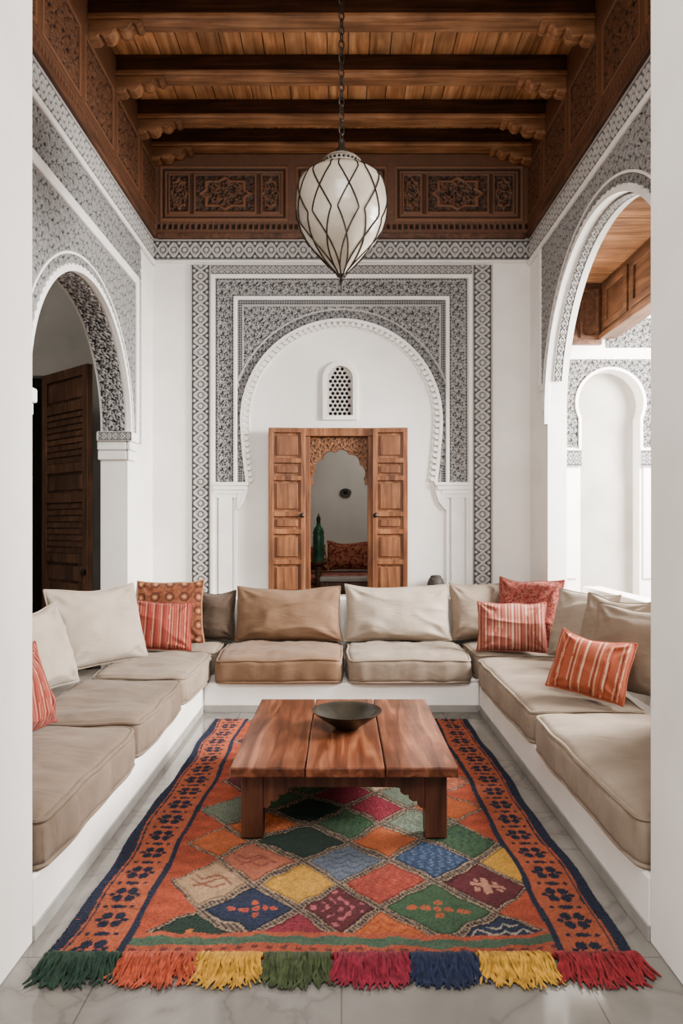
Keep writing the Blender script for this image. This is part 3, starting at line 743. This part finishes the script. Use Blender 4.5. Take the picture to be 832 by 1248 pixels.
# ------------------------------------------------------------------ coffee table
t=thing('coffee_table','low reddish brown wooden coffee table on the patterned rug','table',(0.012,3.745,0))
hw,hd,TH=.515,.62,.362
m=MB(); xs=[-hw,-.175,.185,hw]
for a,b in zip(xs[:-1],xs[1:]): m.box((a+.0025,-hd,TH-.045),(b-.0025,hd,TH))
m.build('tabletop',W_TABLE,t,bevel=.006)
RZ=.021
for sx in (-1,1):
    for sy in (-1,1):
        x,y=sx*(hw-.095),sy*(hd-.105)
        MB().box((x-.05,y-.05,RZ),(x+.05,y+.05,TH-.045)).build('leg',W_TABLE_Z,t,bevel=.006)
def apr(l):
    z1=TH-.045; z0=z1-.065
    p=[(-l,z1),(-l,z0-.095),(-l+.02,z0-.095),(-l+.035,z0-.08),(-l+.035,z0-.062),(-l+.055,z0-.066),(-l+.075,z0-.05),(-l+.072,z0-.034),(-l+.095,z0-.036),(-l+.115,z0-.02),(-l+.112,z0-.004),(-l+.14,z0)]
    return p+[(-a,b) for a,b in reversed(p)]
for sy in (-1,1): MB().prism([apr(hw-.145)],lambda u,v,d:(u,sy*(hd-.075)+d,v),-.015,.015).build('apron',W_TABLE_Z,t,bevel=.003)
for sx in (-1,1): MB().prism([apr(hd-.155)],lambda u,v,d:(sx*(hw-.095)+d,u,v),-.02,.02).build('apron',W_TABLE_Z,t,bevel=.003)
b=MB().lathe([(0,0),(.06,0),(.066,.006),(.07,.012),(.12,.045),(.165,.078),(.186,.094),(.187,.098),(.182,.098),(.16,.084),(.11,.052),(.06,.024),(0,.02)],64).build('bowl',BLACKBOWL,None,smooth=True)
b.location=(.03,3.74,TH); tag(b,'shallow dark glazed bowl on the coffee table','bowl')
# ------------------------------------------------------------------ lantern
LY=4.19; LS=F/LY
lz=lambda v:HC+(HZ-v)/LS
t=thing('pendant_lantern','white glass globe lantern with dark lattice hanging on a chain','lantern',(0,LY,lz(355)))
o=lz(355); Zl=lambda v:lz(v)-o
prof=[(4,337),(7,332),(13,326),(22,317),(32,306),(42,293),(49.5,280),(53.5,267),(55,255),(55,245),(54.3,236),(52.5,228),(49,221),(42,215.5),(32,212),(22,211)]
pv=[p[1] for p in prof][::-1]; pr_=[p[0] for p in prof][::-1]
def interp(v): return float(np.interp(v,pv,pr_))/LS
NV=120
vv=[337-(337-211)*(math.sin(PI*(i/(NV-1)-.5))*.5+.5) for i in range(NV)]
sh_=MB().lathe([(interp(v),Zl(v)) for v in vv],64).build('glass_shade',GLASS,t,smooth=True)
m=MB(); NL=10
for k in range(NL):
    for s in (-1,1):
        pts=[]
        for v in vv:
            u=(337-v)/126; r=interp(v)+.003
            w=float(np.interp(u,[0,.06,.30,.50,.70,.88,1.0],[.0,.0,1,.22,1,.3,.3]))
            ph=2*PI*(k+.25)/NL+s*(PI/NL)*w
            pts.append((r*math.cos(ph),r*math.sin(ph),Zl(v)))
        m.tube(pts,.0044,5)
for v in (336,213):
    r=interp(v)+.002; m.tube([(r*math.cos(a),r*math.sin(a),Zl(v)) for a in np.linspace(0,2*PI,33)[:-1]],.006,6,True)
m.build('lattice_frame',IRON,sh_,smooth=True)
CAPM=noise_mat('cap_plaster',(118,110,101),(154,146,136),60,.7,.6,90,.008)
m=MB().lathe([(22/LS,Zl(212)),(17/LS,Zl(209.5)),(17/LS,Zl(208)),(26/LS,Zl(206.5)),(26/LS,Zl(204.5)),(22.5/LS,Zl(203.5)),(22.5/LS,Zl(199)),(24/LS,Zl(198)),(21/LS,Zl(195)),(15/LS,Zl(191.5)),(10/LS,Zl(189.5)),(8/LS,Zl(188)),(0.001,Zl(187))],48)
cp=m.build('cap',CAPM,t,smooth=True)
m=MB()
for k in range(26):
    a=2*PI*k/26; r=22.8/LS; c=(r*math.cos(a),r*math.sin(a),Zl(201.3))
    m.lathe([(0.0005,-.009),(.006,-.006),(.009,0),(.006,.006),(.0005,.009)],8,c)
m.build('cap_beading',IRON,cp,smooth=True)
MB().lathe([(0.001,-.01),(.004,.01),(.0035,.035),(.010,.048),(.016,.06),(.008,.072),(.012,.082),(.026,Zl(336))],20).build('finial',IRON,t,smooth=True)
m=MB().lathe([(9/LS,Zl(188.5)),(8/LS,Zl(184)),(4/LS,Zl(179)),(4/LS,Zl(172)),(.001,Zl(170))],16); m.build('hook_cup',IRON,t,smooth=True)
m=MB(); z=Zl(172); i=0
while z<4.87-o-.02:
    pts=[]
    for q in range(14):
        a=2*PI*q/14; x=.014*math.cos(a); zz=.027*math.sin(a)
        pts.append((x if i%2 else x*.5, x*.5 if i%2 else x, z+.022+zz))
    m.tube(pts,.0048,5,True); z+=.043; i+=1
m.build('chain',IRON,t,smooth=True)
# ------------------------------------------------------------------ rug
RX=.965; RY0,RY1=2.325,5.18
root=thing('rug','large orange wool rug with coloured diamonds and a navy flowered border','rug',(0,0,0))
res=.0055; nx=int(2*RX/res); ny=int((RY1-RY0)/res)
X,Y=np.meshgrid(np.linspace(-RX,RX,nx),np.linspace(RY0,RY1,ny),indexing='ij')
sh=X.shape
def lown(amp,kx,ky,seed):
    r=np.random.default_rng(seed); o=np.zeros(sh)
    for _ in range(7):
        o+=np.sin(X*kx*r.uniform(.4,1.5)+Y*ky*r.uniform(-1.3,1.3)+r.uniform(0,6))/2.2
    return amp*o
Xp=X+lown(.018,7,6,1)+lown(.006,40,30,2); Yp=Y+lown(.019,7,6,3)+lown(.006,40,30,4)
pal={'orange':(190,106,66),'red':(172,78,66),'navy':(46,54,78),'green':(72,98,72),'dgreen':(44,62,52),'yellow':(200,154,78),'crimson':(148,58,70),'maroon':(104,48,54),'beige':(178,146,116),'salmon':(176,108,86),'bluegrey':(112,119,132),'blue':(60,77,108),'greygreen':(120,128,112),'cream':(186,164,140)}
col=np.tile(A((182,90,64)),(*sh,1))
fieldn=np.sin(Yp*55+lown(1.5,9,5,9))*.5+.5
col=col*(1-.20*(fieldn[...,None]))
def put(mask,c,w=1.0):
    m_=mask.astype(float)*w; col[:]=col*(1-m_[...,None])+A(c)[None,None,:]*m_[...,None]
Wd,Hd=.36,.37; ox,oy=-.171,2.795
a=(Xp-ox)/Wd+(Yp-oy)/Hd+.5; b_=(Xp-ox)/Wd-(Yp-oy)/Hd+.5
ia=np.floor(a).astype(int); ib=np.floor(b_).astype(int)
M_=ia+ib; N_=ia-ib
known={(-2,0):'beige',(0,0):'yellow',(2,0):'red',(4,0):'maroon',(-1,1):'salmon',(1,1):'bluegrey',(3,1):'blue',(5,1):'yellow',(-2,2):'orange',(0,2):'dgreen',(2,2):'orange',(4,2):'green',
 (-1,3):'orange',(1,3):'green',(3,3):'greygreen',(-1,-1):'navy',(1,-1):'maroon',(3,-1):'green',(-2,-2):'dgreen',(0,-2):'crimson',(2,-2):'orange',(4,-2):'navy',
 (2,4):'crimson',(0,4):'dgreen',(-2,4):'greygreen',(4,4):'orange',(1,5):'crimson',(-1,5):'green',(3,5):'greygreen'}
keys=list(pal)
frA=np.abs(a-ia-.5); frB=np.abs(b_-ib-.5); dd=.5-np.maximum(frA,frB)
lx=((a-ia-.5)+(b_-ib-.5))/2*Wd; ly=((a-ia-.5)-(b_-ib-.5))/2*Hd
patch=np.zeros(sh,bool)
FL={(-1,-1):((194,92,66),'rosette'),(-2,-2):((200,122,74),'flower'),(4,-2):((178,166,150),'zig'),(3,-1):((186,98,70),'rosette'),(4,0):((190,142,120),'cross'),(-2,0):((140,92,74),'leaf'),(1,-1):((182,104,110),'scroll'),(3,1):((112,126,144),'speck'),(1,1):((84,94,110),'zig'),(2,0):((188,104,84),'speck'),(4,2):((48,68,56),'speck'),(-1,1):((148,84,70),'leaf'),(0,0):((184,136,64),'speck'),(0,-2):((120,44,58),'speck'),(2,-2):((168,86,54),'zig')}
for mm in range(-4,7):
    for nn in range(-3,14):
        if (mm+nn)%2: continue
        cx=ox+mm*Wd/2; cy=oy+nn*Hd/2
        lim=.75 if nn in(1,) else .62
        if not(-.60<cx<lim) or cy>4.95: continue
        s_=(M_==mm)&(N_==nn)
        if not s_.any(): continue
        nmn=known.get((mm,nn)) or keys[(mm*5+nn*7+3)%len(keys)]
        patch|=s_
        put(s_,pal[nmn])
        put(s_&(dd<.095)&(dd>.055),tuple(int(q*.74) for q in pal[nmn]))
        f=FL.get((mm,nn)); r=np.hypot(lx,ly); th=np.arctan2(ly,lx)
        if f is None and (mm*3+nn)%3==0: f=(tuple(min(255,int(q*1.25)) for q in pal[nmn]),'speck')
        if f:
            c_,k_=f
            if k_=='flower': put(s_&(r<.03+.028*np.cos(4*th))&(r>.012),c_); put(s_&(np.hypot(np.abs(lx)-.06,ly)<.013),c_)
            elif k_=='rosette':
                for kx,ky in ((0,0),(.038,0),(-.038,0),(0,.04),(0,-.04),(.075,0),(-.075,0)): put(s_&(np.hypot(lx-kx,ly-ky)<.015)&(np.hypot(lx-kx,ly-ky)>.004),c_)
            elif k_=='cross': put(s_&((np.abs(lx)<.012)|(np.abs(ly)<.012))&(r<.062),c_); put(s_&(np.abs(np.abs(lx)-.035)<.01)&(np.abs(np.abs(ly)-.03)<.01),c_)
            elif k_=='leaf': put(s_&(np.abs(ly-.02*np.sin(lx*50))<.007)&(np.abs(lx)<.09),c_); put(s_&(np.abs(np.abs(ly)-.03-.012*np.sin(lx*80))<.008)&(np.abs(lx)<.06),c_)
            elif k_=='zig': put(s_&(np.abs(np.mod(ly+.03*np.abs(np.sin(lx*45)),.045)-.02)<.006)&(dd>.13),c_)
            elif k_=='scroll': put(s_&(np.sin(lx*95)*np.cos(ly*85)+.5*np.sin(r*120)>.45)&(dd>.11),c_)
            else: put(s_&(np.sin(lx*160+3*np.sin(ly*60))*np.sin(ly*150)>.35)&(dd>.10),c_,.7)
edge_=patch&(dd<.042)
put(edge_,(56,48,54)); put(patch&(dd<.058)&(dd>.042),(176,152,126)); put(edge_&(np.sin(X*300+Y*240)>.2),(164,142,118),.8)
put(Yp<2.455,(178,94,70)); put((Yp<2.43)&(Yp>2.385),(84,106,86)); put((Yp<2.37)&(Yp>2.352)&(np.mod(X,.05)<.025),(116,60,58))
put(Yp>5.08,(160,80,68)); put((Yp>5.10)&(Yp<5.135),(94,114,100)); put((Yp>5.15),(176,144,120))
Xb=X+lown(.006,12,9,6)
ed=RX-np.abs(Xb)
put(ed<.25,(38,45,68)); put((ed<.226)&(ed>.042),(184,102,72)); put((ed<.058)&(ed>.050),(38,45,68))
q=.175; Yq=Y+lown(.006,8,7,8); 
yy=np.mod(Yq,q)-q/2; xx=ed-.137
NAVY=(32,39,62)
# separate leaf rosettes with a small bud between each pair
for kx,ky in ((.024,.026),(-.024,.026),(.024,-.026),(-.024,-.026)):
    put(((xx-kx)/.021)**2+((yy-ky)/.024)**2<1,NAVY)
for kx,ky in ((.050,0),(-.050,0)): put(((xx-kx)/.013)**2+((yy-ky)/.012)**2<1,NAVY)
yy2=np.mod(Yq+q/2,q)-q/2; put(((xx)/.030)**2+(yy2/.013)**2<1,NAVY)
put(np.hypot(np.abs(xx)-.052,yy2)<.010,NAVY)
col*=(.76+.42*rng.random(sh))[...,None]*(1+lown(.08,6,5,12)+lown(.06,30,60,13))[...,None]
Zr=.010+.0055*rng.random(sh)+.0014*np.sin(Y*2*PI/.018)+.002*patch*np.clip(dd*6,0,1)+lown(.0012,9,8,14)
tp=(Y-RY0)/(RY1-RY0); Xs=X*(1.022-.055*tp)-.004*tp+.008*np.sin(Y*5)+.004*np.sin(Y*13+1)
P=np.stack([Xs,Y,Zr],-1).reshape(-1,3); idx=np.arange(nx*ny).reshape(nx,ny)
Q=np.stack([idx[:-1,:-1],idx[1:,:-1],idx[1:,1:],idx[:-1,1:]],-1).reshape(-1,4)
me=bpy.data.meshes.new('pile'); me.from_pydata(P.tolist(),[],Q.tolist())
at=me.attributes.new('Col','FLOAT_COLOR','POINT'); at.data.foreach_set('color',np.concatenate([np.clip(col.reshape(-1,3),0,1),np.ones((nx*ny,1))],1).astype(np.float32).reshape(-1))
me.polygons.foreach_set('use_smooth',[True]*len(me.polygons)); me.materials.append(RUGMAT)
po=bpy.data.objects.new('pile',me); C.objects.link(po); po.parent=root
MB().prism([[(-RX*1.012,RY0),(RX*1.012,RY0),(RX*.957,RY1),(-RX*.963,RY1)]],lambda u,v,d:(u,v,d),.001,.008).build('backing',noise_mat('rug_backing',(130,56,40),(150,66,50),20,1,.2),root)
groups=[('dark green',25,130,(48,68,56)),('orange red',128,228,(180,90,68)),('yellow',226,314,(200,154,74)),('olive green',312,405,(80,90,62)),('crimson',402,507,(144,54,68)),('navy',503,592,(50,58,84)),('yellow',590,692,(204,158,76)),('crimson red',690,808,(150,58,62))]
for nm,a,b2,c in groups:
    m=MB(); x0=(a-CX)/392; x1=(b2-CX)/392; ns=130
    for i in range(ns):
        u=(i+random.random())/ns
        xs_=x0+(x1-x0)*(.06+.88*u); fan=(u-.5)*.025+random.gauss(0,.018)
        ln=random.uniform(.105,.18)*(1-.22*abs(2*u-1)**3); pts=[]
        ph=random.uniform(0,6); amp=random.uniform(.003,.014); fq=random.uniform(5,14); lift=random.random()
        for k in range(10):
            w=k/9
            pts.append((xs_+fan*w*w+amp*math.sin(w*fq+ph)*w, RY0+.015-ln*w, .009+.024*math.sin(min(1,w*1.2)*PI)*(.1+.9*lift)*(1-w*.4)+.008*lift*(1-w)))
        r0=random.uniform(.0045,.0064); m.tube(pts,[r0*k for k in (.9,1,1.05,1.05,1,1,.95,.9,.8,.4)],5)
    for j in range(10):
        cc=(x0+(x1-x0)*(j+.5)/10,RY0+.006,.013); m.lathe([(0.001,-.009),(.009,-.006),(.012,0),(.009,.006),(.001,.009)],10,cc)
    dk=tuple(int(q*.70) for q in c)
    o=m.build('tassel',noise_mat('wool_'+nm.replace(' ','_'),dk,c,40,1,.5,300,.004,sheen=.1,spec=.1),root,smooth=True); o['label']=nm+' wool tassel'
# ------------------------------------------------------------------ small things
j=MB().lathe([(0.001,0),(.055,0),(.075,.02),(.082,.07),(.078,.13),(.065,.17),(.05,.185),(.05,.198),(.03,.205),(.001,.206)],28).build('jar',STONE,None,smooth=True)
j.location=(BX(529),6.345,.79); tag(j,'small dark carved stone jar on the ledge right of the door','jar')
def BR(x,v,y): s=F/y; return (x-CX)/s, HC+(HZ-v)/s
t=thing('daybed','low wooden daybed seen through the small door','daybed',(0,8.45,.45))
MB().box((-.55,-.35,.12),(.9,.45,.30)).build('frame',W_DARK,t,bevel=.01)
MB().box((-.53,-.33,.30),(.88,.43,.42)).build('mattress',noise_mat('red_mattress',(78,36,34),(150,96,78),30,.9,.3),t,bevel=.04)
for x in (-.5,.85):
    for y in (-.3,.4): MB().box((x-.03,y-.03,0),(x+.03,y+.03,.12)).build('leg',W_DARK,t,bevel=.004)
def pat_br(x,y):
    c=np.tile(A((88,42,38)),(len(x),1)); h=arabesque(.16)(x,y); return lay(c,h*.9,(148,98,76))
pillow('throw_cushion','dark red patterned cushion on the daybed behind the door','cushion',.56,.36,.16,.10,8.62,0,R(16),pat=pat_br,seed=21,z=.875,group=GT)
pillow('throw_cushion','brown patterned cushion at the left end of the daybed','cushion',.32,.32,.13,-.33,8.40,R(20),R(16),pat=pat_rust,seed=22,z=.875,group=GT)
t=thing('side_table','small dark side table in front of the daybed','table',(.05,7.55,.45))
MB().box((-.28,-.16,.40),(.28,.16,.44)).build('tabletop',noise_mat('table_cloth_grey',(120,112,106),(140,132,126),6,.4,.1),t,bevel=.005)
for x in (-.25,.25):
    for y in (-.12,.12): MB().box((x-.025,y-.025,0),(x+.025,y+.025,.40)).build('leg',W_DARK,t,bevel=.004)
MB().box((-.25,-.13,.30),(.25,.13,.40)).build('apron',W_DARK,t,bevel=.004)
bx,bz=BR(388,684,7.9)
t=thing('pedestal','slim dark wooden pedestal under the green bottle','pedestal',(bx,7.9,.45))
MB().lathe([(.001,0),(.11,0),(.11,.03),(.04,.06),(.035,bz-.45-.06),(.09,bz-.45-.03),(.1,bz-.45),(.001,bz-.45)],24).build('column',W_DARK,t,smooth=True)
t=thing('bottle','tall green glazed bottle standing behind the small door','bottle',(bx,7.9,bz))
MB().lathe([(.001,0),(.062,0),(.066,.02),(.058,.04),(.064,.06),(.064,.28),(.058,.30),(.066,.32),(.05,.37),(.026,.40),(.022,.44),(.028,.45),(.001,.45)],24).build('bottle_body',BOTTLE,t,smooth=True)
MB().lathe([(.018,.45),(.026,.47),(.02,.50),(.008,.515),(.006,.54),(.001,.545)],16).build('stopper',IRON,t,smooth=True)
px,pz=BR(421,600,9.0)
t=thing('wall_plaque','small dark carved plaque on the wall behind the door','plaque',(px,8.99,pz))
MB().prism([[(.075*math.cos(a),.06*math.sin(a)*(1 if math.sin(a)<0 else .8)) for a in np.linspace(0,2*PI,25)[:-1]]],lambda u,v,d:(u,-d,v),-.009,.02).build('plate',STONE,t,bevel=.006)
kb=MB().lathe([(.001,0),(.03,0),(.02,.015),(.001,.02)],16).build('boss',IRON,t,smooth=True); kb.rotation_euler=(PI/2,0,0); kb.location=(0,-.02,0)
# ------------------------------------------------------------------ light
w=bpy.data.worlds.new('sky'); bpy.context.scene.world=w; w.use_nodes=True
w.node_tree.nodes['Background'].inputs['Color'].default_value=(1,.985,.96,1); w.node_tree.nodes['Background'].inputs['Strength'].default_value=.95
def area(loc,target,sx,sy,e,c=(1,.97,.93)):
    l=bpy.data.lights.new('daylight_and_fill','AREA'); l.shape='RECTANGLE'; l.size=sx; l.size_y=sy; l.energy=e; l.color=c
    o=bpy.data.objects.new('daylight_and_fill',l); C.objects.link(o); o.location=loc
    o.rotation_euler=(Vector(target)-Vector(loc)).to_track_quat('-Z','Y').to_euler(); return o
area((.3,-.4,4.9),(0,4.6,1.4),2.4,1.8,240)  # unseen fill light added above the front court to brighten the room
area((4.4,4.7,3.0),(0,4.6,1.2),2.0,2.0,1000)
area((.5,7.7,3.0),(.1,8.2,.6),.8,.8,18)  # unseen fill light added under the back room ceiling
area((-3.2,3.8,4.6),(-3.0,5.5,1.5),1.0,1.0,20)  # unseen fill light added high up to brighten the side room
try: bpy.context.scene.view_settings.look='AgX - Medium High Contrast'
except Exception as ex: print(ex)
# ------------------------------------------------------------------ camera
cam=bpy.data.cameras.new('camera'); co=bpy.data.objects.new('camera',cam); C.objects.link(co)
co.location=(0,0,HC); co.rotation_euler=(PI/2,0,0)
cam.sensor_fit='VERTICAL'; cam.sensor_height=36; cam.sensor_width=24; cam.lens=F/1248*36; cam.shift_y=(HZ-624)/1248; cam.clip_start=.05
bpy.context.scene.camera=co
